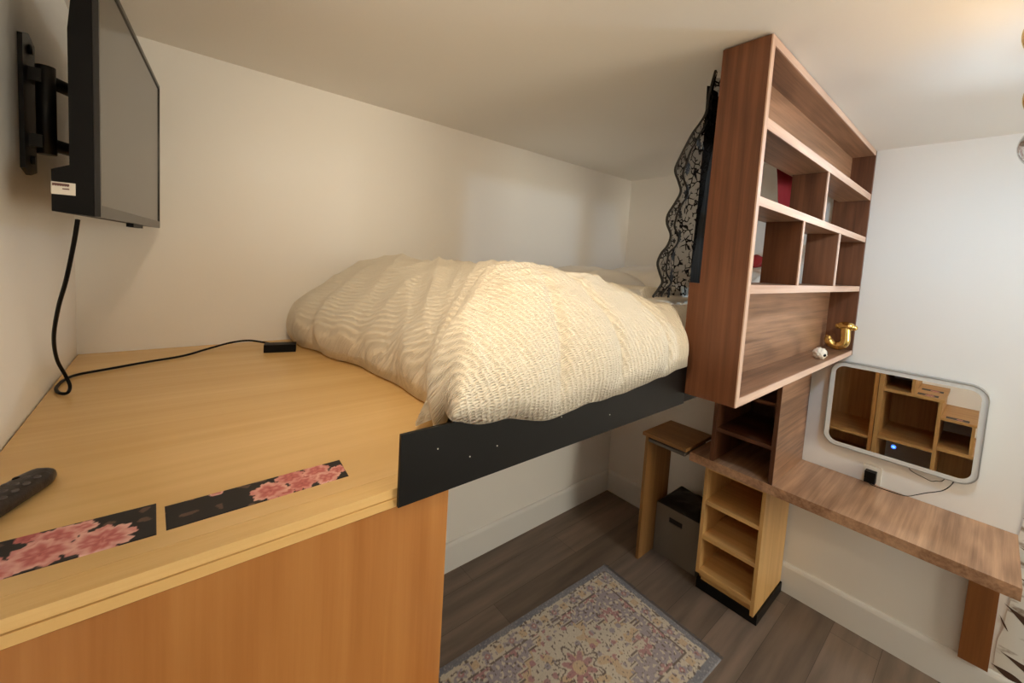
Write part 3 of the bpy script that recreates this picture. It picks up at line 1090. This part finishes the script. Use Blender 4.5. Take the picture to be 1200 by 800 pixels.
# ------------------------------------------------------------------ mirror
def rrect(y0, y1, z0, z1, r, n=8):
    pts = []
    for (cy, cz, a0) in ((y1 - r, z1 - r, 0), (y0 + r, z1 - r, PI / 2), (y0 + r, z0 + r, PI), (y1 - r, z0 + r, 1.5 * PI)):
        for k in range(n + 1):
            a = a0 + PI / 2 * k / n
            pts.append((cy + r * math.cos(a), cz + r * math.sin(a)))
    return pts


def ring_prism(bm, outer, inner, xa, xb):
    n = len(outer)
    def mk(pts, x): return [bm.verts.new((x, p[0], p[1])) for p in pts]
    oa, ob, ia, ib = mk(outer, xa), mk(outer, xb), mk(inner, xa), mk(inner, xb)
    for k in range(n):
        l = (k + 1) % n
        bm.faces.new((oa[k], oa[l], ia[l], ia[k])); bm.faces.new((ob[k], ib[k], ib[l], ob[l]))
        bm.faces.new((oa[k], ob[k], ob[l], oa[l])); bm.faces.new((ia[k], ia[l], ib[l], ib[k]))


my0, my1, mz0, mz1 = -.026, .488, .884, 1.300
t = thing('wall_mirror', 'rounded rectangular mirror with frosted light band and silver rim on the right wall', 'mirror', (2.53, .23, mz0))
MIR = t
xm = 2.507
O1 = rrect(my0, my1, mz0, mz1, .055); O2 = rrect(my0 + .004, my1 - .004, mz0 + .004, mz1 - .004, .052); O3 = rrect(my0 + .021, my1 - .021, mz0 + .021, mz1 - .021, .036)
bm = bmesh.new(); ring_prism(bm, O1, O2, xm - .002, XR - .008); obj('frame', bm, SILVER, t)
bm = bmesh.new(); ring_prism(bm, O2, O3, xm, xm + .004); obj('light_band', bm, FROST, t)['label'] = 'frosted white band'
bm = bmesh.new(); prism(bm, O3, 'x', xm + .0005, xm + .004)
gl = obj('mirror_glass', bm, flat('mirror_silver', (.86, .86, .84, 1), .005, metal=1), t)
bm = bmesh.new(); prism(bm, [(y, z) for y, z in rrect(my0 + .03, my1 - .03, mz0 + .03, mz1 - .03, .03)], 'x', xm + .006, XR - .0005); obj('wall_mount', bm, STEEL, t)
bm = bmesh.new(); cyl(bm, (xm + .0003, .231, .957), (xm - .0005, .231, .957), .0085, n=20)
subpart('touch_button', bm, emit('blue_light', (.02, .13, 1, 1), 2.2), gl, 'lit blue touch button')
bm = bmesh.new(); tube(bm, [(xm - .0009, .231 + .0045 * math.cos(a), .957 + .0025 * math.sin(a)) for a in [k * PI / 6 for k in range(12)]], .0006, n=5)
subpart('button_symbol', bm, emit('pale_blue_light', (.35, .6, 1, 1), 3), gl)

# outlet, plug, cords
t = thing('wall_outlet', 'cream wall outlet plate just above the desk below the mirror', 'outlet', (XR, .295, .745))
bm = bmesh.new(); bx(bm, XR - .006, XR - .0005, .262, .329, .7445, .828); bevel(bm, .003, 2); p = obj('cover_plate', bm, WHITEP, t)
for z in (.768, .807):
    bm = bmesh.new(); prism(bm, rrect(.281, .310, z - .014, z + .014, .006), 'x', XR - .008, XR - .0055); s = subpart('socket', bm, WHITEP, p)
t = thing('power_adapter', 'black plug adapter in the wall outlet with thin cord running to the mirror', 'adapter', (XR - .03, .295, .78))
bm = bmesh.new(); bx(bm, XR - .043, XR - .0085, .277, .317, .755, .808); bevel(bm, .004, 2); obj('plug', bm, PLASTIC, t)
bm = bmesh.new()
tube(bm, [(XR - .03, .297, .757), (XR - .03, .292, .7475), (XR - .028, .262, .7448), (XR - .026, .225, .7445), (XR - .022, .19, .745), (XR - .018, .165, .750), (XR - .016, .14, .768), (XR - .015, .112, .790), (XR - .014, .085, .808), (XR - .013, .065, .824), (XR - .012, .048, .850), (XR - .014, .035, .888)], .0017, n=6)
obj('cord', bm, PLASTIC, t)
bm = bmesh.new()
tube(bm, [(XR - .014, .182, .89), (XR - .012, .170, .866), (XR - .010, .150, .857), (XR - .010, .130, .852), (XR - .010, .104, .846), (XR - .010, .090, .853), (XR - .012, .072, .862), (XR - .013, .06, .89)], .0014, n=6)
obj('cord', bm, PLASTIC, MIR)

# ------------------------------------------------------------------ birch-print hanging at the far right
t = thing('wall_hanging', 'white birch-bark-patterned wall hanging with dark slits beyond the right end of the desk', 'wall hanging', (XR, -.35, .165))
bm = bmesh.new()
pts = []
for k in range(40):
    z = .166 + (1.9 - .166) * k / 39
    pts.append((-.150 + .012 * noise.noise(Vector((z * 9, 1, 0))) + (.02 if z < .45 else 0) * (.45 - z) / .3, z))
pts += [(-.62, 1.9), (-.62, .166)]
prism(bm, pts, 'x', XR - .0025, XR - .0003)
birch, nt, b = new_mat('birch_print')
tc = nt.nodes.new('ShaderNodeTexCoord')
mp = nt.nodes.new('ShaderNodeMapping'); mp.inputs['Scale'].default_value = (1, 9, 22)
nz = nt.nodes.new('ShaderNodeTexNoise'); nz.inputs['Scale'].default_value = 1; nz.inputs['Detail'].default_value = 5
cr = nt.nodes.new('ShaderNodeValToRGB')
cr.color_ramp.elements[0].position = .36; cr.color_ramp.elements[0].color = lin(140, 122, 106)
cr.color_ramp.elements[1].position = .46; cr.color_ramp.elements[1].color = lin(222, 219, 212)
nt.links.new(tc.outputs['Object'], mp.inputs['Vector']); nt.links.new(mp.outputs['Vector'], nz.inputs['Vector'])
nt.links.new(nz.outputs['Fac'], cr.inputs['Fac']); nt.links.new(cr.outputs['Color'], b.inputs['Base Color'])
b.inputs['Roughness'].default_value = .7
obj('printed_panel', bm, birch, t)


def slit(y0, z0, y1, z1, w):
    """Lens-shaped dark mark, pointed at (y0,z0), widest past its middle."""
    bm = bmesh.new()
    n = 10
    a = Vector((y0, z0)); d = Vector((y1 - y0, z1 - z0)); nn = Vector((-d.y, d.x)).normalized()
    up = [a + d * (k / n) + nn * w * math.sin(PI * (k / n) ** 1.3) for k in range(n + 1)]
    dn = [a + d * (k / n) - nn * w * .5 * math.sin(PI * (k / n) ** 1.3) for k in range(n - 1, 0, -1)]
    prism(bm, [(p.x, p.y) for p in up + dn], 'x', XR - .0032, XR - .0026)
    obj('bark_mark', bm, SLIT, t)


SLIT = flat('bark_slit_brown', lin(74, 48, 30), .8)
for a in ((-.138, .452, -.30, .36, .024), (-.146, .255, -.33, .20, .022), (-.127, .200, -.24, .07, .0), (-.148, .815, -.26, .77, .012), (-.150, .70, -.24, .66, .008),
          (-.130, .40, -.158, .345, .004), (-.152, .58, -.25, .56, .006), (-.128, .188, -.215, .170, .018)):
    if a[4] > 0:
        slit(*a)

# ------------------------------------------------------------------ television on swing mount
t = thing('television', 'flat black television swung out from the left wall above the deck', 'television', (-.07, 1.35, 1.728))
TVT = t
A = Vector((-.095, 1.0, 0)); B = Vector((-.0285, 1.70, 0))
du = (B - A).normalized(); nrm = Vector((du.y, -du.x, 0))          # out of the screen (+x)
TW = (B - A).length


def tv_box(bm, u0, u1, d0, d1, z0, z1):
    vs = bx(bm, u0, u1, d0, d1, z0, z1)
    for v in vs:
        u, d, z = v.co
        v.co = A + du * u + nrm * d + Vector((0, 0, z))
    return vs


def tv_prism(bm, prof, u0, u1):
    """PROF: (depth, z) outline swept along the screen's width."""
    va = [bm.verts.new(A + du * u0 + nrm * d + Vector((0, 0, z))) for d, z in prof]
    vb = [bm.verts.new(A + du * u1 + nrm * d + Vector((0, 0, z))) for d, z in prof]
    bm.faces.new(va); bm.faces.new(vb[::-1])
    for i in range(len(prof)):
        bm.faces.new((va[i], vb[i], vb[(i + 1) % len(prof)], va[(i + 1) % len(prof)]))


z0, z1 = 1.728, 2.158
bm = bmesh.new()
tv_prism(bm, [(-.005, z0), (-.055, z0 + .004), (-.055, z0 + .072), (-.034, z0 + .082), (-.034, z0 + .30), (-.028, z1 - .06), (-.012, z1), (-.005, z1)], .001, TW - .001)
bevel(bm, .002, 2)
p = obj('back_shell', bm, PLASTIC, t)
bm = bmesh.new()
tv_box(bm, 0, TW, -.0045, .003, z0, z0 + .020); tv_box(bm, 0, TW, -.0045, .003, z1 - .009, z1)
tv_box(bm, 0, .007, -.0045, .003, z0 + .020, z1 - .009); tv_box(bm, TW - .007, TW, -.0045, .003, z0 + .020, z1 - .009)
obj('bezel', bm, BEZEL, t)
bm = bmesh.new(); tv_box(bm, .0072, TW - .0072, -.004, .0005, z0 + .0202, z1 - .0092)
obj('screen', bm, flat('screen_glass', lin(42, 39, 34), .16, spec=.55), t)
bm = bmesh.new(); tv_box(bm, .30, .42, -.012, .001, z0 - .009, z0 - .0003)
obj('sensor_bar', bm, PLASTIC, t)
bm = bmesh.new(); tv_box(bm, -.0008, .0006, -.055, -.027, z0 + .032, z0 + .052)
s = obj('sticker', bm, PAPER, t); s['label'] = 'white rating sticker'
bm = bmesh.new(); tv_box(bm, -.0012, -.0009, -.0535, -.034, z0 + .0465, z0 + .0500)
for k in range(7):
    tv_box(bm, -.0012, -.0009, -.0535 + k * .0028, -.0515 + k * .0028, z0 + .0455, z0 + .0465)
tv_box(bm, -.0012, -.0009, -.042, -.034, z0 + .0405, z0 + .0425)
subpart('sticker_print', bm, INK, s)

t = thing('television_mount', 'black steel swing arm bracket holding the television off the left wall', 'wall mount', (XL, 1.24, 1.85))
bm = bmesh.new(); prism(bm, [(1.195, 1.815), (1.235, 1.805), (1.285, 1.815), (1.285, 2.065), (1.24, 2.075), (1.195, 2.060)], 'x', XL + .0005, XL + .007); bevel(bm, .001, 1)
p = obj('wall_plate', bm, STEEL, t)
for z in (1.835, 2.045):
    bm = bmesh.new(); cyl(bm, (XL + .007, 1.24, z), (XL + .013, 1.24, z), .009, n=6)
    subpart('bolt', bm, STEEL, p)
bm = bmesh.new(); cyl(bm, (XL + .028, 1.24, 1.85), (XL + .028, 1.24, 2.02), .014); bx(bm, XL + .007, XL + .025, 1.222, 1.258, 1.86, 1.885); bx(bm, XL + .007, XL + .025, 1.222, 1.258, 1.985, 2.01)
obj('pivot', bm, STEEL, t)
for z in (1.872, 1.995):
    bm = bmesh.new(); tube(bm, [(XL + .028, 1.24, z), (XL + .060, 1.30, z), (XL + .088, 1.352, z)], .013, n=10, smooth=False)
    obj('swing_arm', bm, STEEL, t)
bm = bmesh.new()
c = A + du * .36
for k in (-.075, .075):
    q = c + du * k
    vs = bx(bm, -.012, .012, -.008, .0, 1.83, 2.05)
    for v in vs:
        v.co = q + du * v.co.x + nrm * (-.0345 + v.co.y) + Vector((0, 0, v.co.z))
vs = bx(bm, -.075, .075, -.014, -.006, 1.86, 2.01)
for v in vs:
    v.co = c + du * v.co.x + nrm * (-.0345 + v.co.y) + Vector((0, 0, v.co.z))
obj('screen_bracket', bm, STEEL, t)

t = TVT
bm = bmesh.new()
zf = ZP + .0048
tube(bm, [(-.128, 1.07, z0 - .006), (-.135, 1.085, 1.68), (-.150, 1.12, 1.61), (-.168, 1.17, 1.55), (-.185, 1.24, 1.48), (-.190, 1.30, 1.42), (-.183, 1.335, 1.375), (-.176, 1.335, zf + .012), (-.178, 1.318, zf + .001), (-.192, 1.33, zf),
          (-.203, 1.375, zf), (-.200, 1.44, zf), (-.182, 1.485, zf), (-.13, 1.515, zf), (-.05, 1.56, zf), (.03, 1.60, zf), (.09, 1.65, zf + .004), (.16, 1.69, zf + .012), (.215, 1.695, zf + .014), (.262, 1.665, zf + .008), (.29, 1.650, zf + .003), (.325, 1.645, zf + .002)], .0034, n=8)
obj('power_cord', bm, PLASTIC, t)
bm = bmesh.new(); bx(bm, -.048, .048, -.022, .022, 0, .026); bevel(bm, .006, 3)
bmesh.ops.rotate(bm, verts=bm.verts, cent=(0, 0, 0), matrix=Matrix.Rotation(-.25, 3, 'Z'))
bmesh.ops.translate(bm, verts=bm.verts, vec=(.292, 1.57, ZP + .0005))
obj('power_brick', bm, PLASTIC, t)

# ------------------------------------------------------------------ remote by the left wall
t = thing('remote_control', 'dark slim remote control lying by the left wall near the floral strips', 'remote control', (-.165, .82, ZP))
bm = bmesh.new()
prof = []
n = 28
Lr = .15
ax = Vector((-.42, -.907, 0)).normalized(); sx = Vector((-ax.y, ax.x, 0))
tip = Vector((-.136, .880, 0))
rings = []
for k in range(n + 1):
    q = k / n
    w = .021 * min(1, (q / .22 + .08)) ** .55 if q < .22 else .0212
    w *= (1 - .35 * max(0, q - .9) / .1)
    h = .0225 * min(1, q / .12 + .25) * (1 - .3 * max(0, q - .9) / .1)
    c = tip + ax * (q * Lr)
    ring = []
    for m in range(14):
        a = 2 * PI * m / 14
        cx, cz = math.cos(a), math.sin(a)
        px = w * math.copysign(abs(cx) ** .6, cx); pz = h / 2 * math.copysign(abs(cz) ** .7, cz)
        ring.append(bm.verts.new(c + sx * px + Vector((0, 0, ZP + .0006 + h / 2 + pz))))
    rings.append(ring)
for a, b in zip(rings, rings[1:]):
    for m in range(14):
        f = bm.faces.new((a[m], a[(m + 1) % 14], b[(m + 1) % 14], b[m])); f.smooth = True
bm.faces.new(rings[0]); bm.faces.new(rings[-1][::-1])
obj('case', bm, flat('remote_case', lin(34, 25, 24), .4, bump=.4, bscale=160), t)
for r in range(5):
    for s in (-1, 0, 1):
        c = tip + ax * (.042 + r * .017) + sx * (s * .0115)
        bm = bmesh.new()
        ball(bm, (c.x, c.y, ZP + .0222), .0042, 10, 6, (1, 1, .5))
        obj('button', bm, flat('remote_button', lin(78, 70, 68), .5) if (r + s) == 0 else bpy.data.materials.get('remote_button') or PLASTIC, t)

# ------------------------------------------------------------------ ceiling light at the far right
t = thing('ceiling_light', 'brass ceiling light with a lit clear glass globe at the top right edge', 'ceiling light', (1.4, -.1, ZC))
GLS = glass_mat()
BULB = emit('bulb_light', (.56, .79, 1, 1), 480)
BULBW = emit('bulb_light_warm', (1, .72, .42, 1), 55)
bm = bmesh.new(); cyl(bm, (1.36, -.09, ZC - .0005), (1.36, -.09, ZC - .022), .06, n=28); obj('canopy', bm, BRASS, t)
bm = bmesh.new(); cyl(bm, (1.36, -.09, ZC - .022), (1.36, -.09, 2.20), .007, n=10); obj('stem', bm, BRASS, t)
bm = bmesh.new(); tube(bm, [(.98, -.09, 2.20), (1.72, -.09, 2.20)], .008, n=10, smooth=False); obj('bar', bm, BRASS, t)
AMBER = glass_mat('amber_globe_glass', (1, .93, .80, 1), (.8, .6, .28, 1))
SMOKE = glass_mat('dimming_cap_glass', (.13, .13, .13, 1), (.3, .3, .3, 1))
for (x, y, z, r, gm, bmt, br) in ((1.68, -.061, 2.064, .062, GLS, BULB, .028), (1.33, -.057, 2.088, .060, AMBER, BULBW, .026), (1.0, -.033, 2.087, .045, AMBER, BULBW, .020)):
    bm = bmesh.new(); cyl(bm, (x, -.09, 2.20), (x, y, z + r - .008), .009, .024, n=20); obj('socket_cup', bm, BRASS, t)
    bm = bmesh.new(); ball(bm, (x, y, z), r, 32, 20); obj('globe', bm, gm, t)
    bm = bmesh.new(); ball(bm, (x, y, z), br, 20, 12); cyl(bm, (x, y, z + br * .7), (x, y, z + r - .004), .010, n=12); obj('bulb', bm, bmt, t)
    if gm is GLS:  # inner smoked cap added to cut the light reaching the ceiling
        bm = bmesh.new()
        bmesh.ops.create_uvsphere(bm, u_segments=32, v_segments=20, radius=r - .002, matrix=Matrix.Translation((x, y, z)))
        bmesh.ops.delete(bm, geom=[v for v in bm.verts if v.co.z < z + r * .1], context='VERTS')
        for f in bm.faces:
            f.smooth = True
        obj('dimming_cap', bm, SMOKE, t)['label'] = 'added smoked cap dimming the light on the ceiling'


# unseen fill lights added near the camera: framed glowing panel, small globe, spotlight
def fill_frame_mesh():  # frame dresses the added glowing panel as a window
    bm = bmesh.new()
    for a in ((1.36, 1.42, .84, 2.06), (2.34, 2.40, .84, 2.06), (1.42, 2.34, .84, .90), (1.42, 2.34, 2.0, 2.06)):
        bx(bm, a[0], a[1], YF + .0005, YF + .05, a[2], a[3])
    return bm


o = obj('fill_panel_frame', fill_frame_mesh(), TRIM); o['kind'] = 'structure'
p = board('fill_pane', 1.42, 2.34, YF + .002, YF + .006, .90, 2.0, emit('warm_fill_light', (1, .94, .76, 1), 10.6), None, 0); p['kind'] = 'structure'; p.name = 'fill_panel'  # glowing panel added as warm fill, no known window here
t = thing('fill_lamp', 'added warm fill lamp, unseen just above the camera', 'ceiling light', (.5, .2, ZC))  # unseen lamp added to lift the quilt's left flank and the deck
bm = bmesh.new(); cyl(bm, (.5, .2, ZC - .0005), (.5, .2, ZC - .02), .06, n=24); obj('base', bm, BRASS, t)
bm = bmesh.new(); ball(bm, (.5, .2, ZC - .11), .095, 24, 16); obj('shade', bm, emit('warm_fill_globe', (1, .72, .42, 1), 3), t)

t = thing('fill_spotlight', 'added fill spotlight, unseen above the camera, aimed at the bed', 'spotlight', (.05, .26, ZC))  # unseen spot added to brighten the bed and back wall
bm = bmesh.new(); cyl(bm, (.05, .26, ZC - .0005), (.05, .26, ZC - .05), .045, n=24); obj('housing', bm, BRASS, t)
L = bpy.data.lights.new('fill_spot', 'SPOT'); L.energy = 30; L.color = (1, .79, .54); L.spot_size = math.radians(108); L.spot_blend = 1; L.shadow_soft_size = .05
lo = bpy.data.objects.new('fill_spot', L); C.objects.link(lo); lo.parent = t
lo.location = (0, 0, -.09)
lo.rotation_euler = (Vector((.9, 1.25, 1.55)) - Vector((.05, .26, 2.22))).to_track_quat('-Z', 'Y').to_euler()

# ------------------------------------------------------------------ camera
cam = bpy.data.cameras.new('camera')
co = bpy.data.objects.new('camera', cam); C.objects.link(co)
f, cx, cy, a, b, c = 476.697, 600., 337.246, .700521, .0718158, -.0611756
fwd = Vector((math.sin(a) * math.cos(b), math.cos(a) * math.cos(b), -math.sin(b)))
right = Vector((math.cos(a), -math.sin(a), 0)); down = fwd.cross(right)
r2 = right * math.cos(c) + down * math.sin(c); d2 = -right * math.sin(c) + down * math.cos(c)
M = Matrix((r2, -d2, -fwd)).transposed().to_4x4()
M.translation = (0, 0, 1.7)
co.matrix_world = M
cam.sensor_fit = 'HORIZONTAL'; cam.sensor_width = 36
cam.lens = f / 1200 * 36
cam.shift_x = 0; cam.shift_y = (cy - 400) / 1200
cam.clip_start = .02
sc.camera = co

w = bpy.data.worlds.new('world'); sc.world = w; w.use_nodes = True
w.node_tree.nodes['Background'].inputs[0].default_value = (.6, .6, .6, 1)
w.node_tree.nodes['Background'].inputs[1].default_value = .0
vs = sc.view_settings
vs.view_transform = 'Standard'; vs.look = 'None'; vs.gamma = 1; vs.exposure = .06
vs.use_curve_mapping = False
sc.cycles.max_bounces = 14
sc.cycles.diffuse_bounces = 8
sc.cycles.transparent_max_bounces = 16
for o in bpy.data.objects:
    if 'at' in o:
        del o['at']
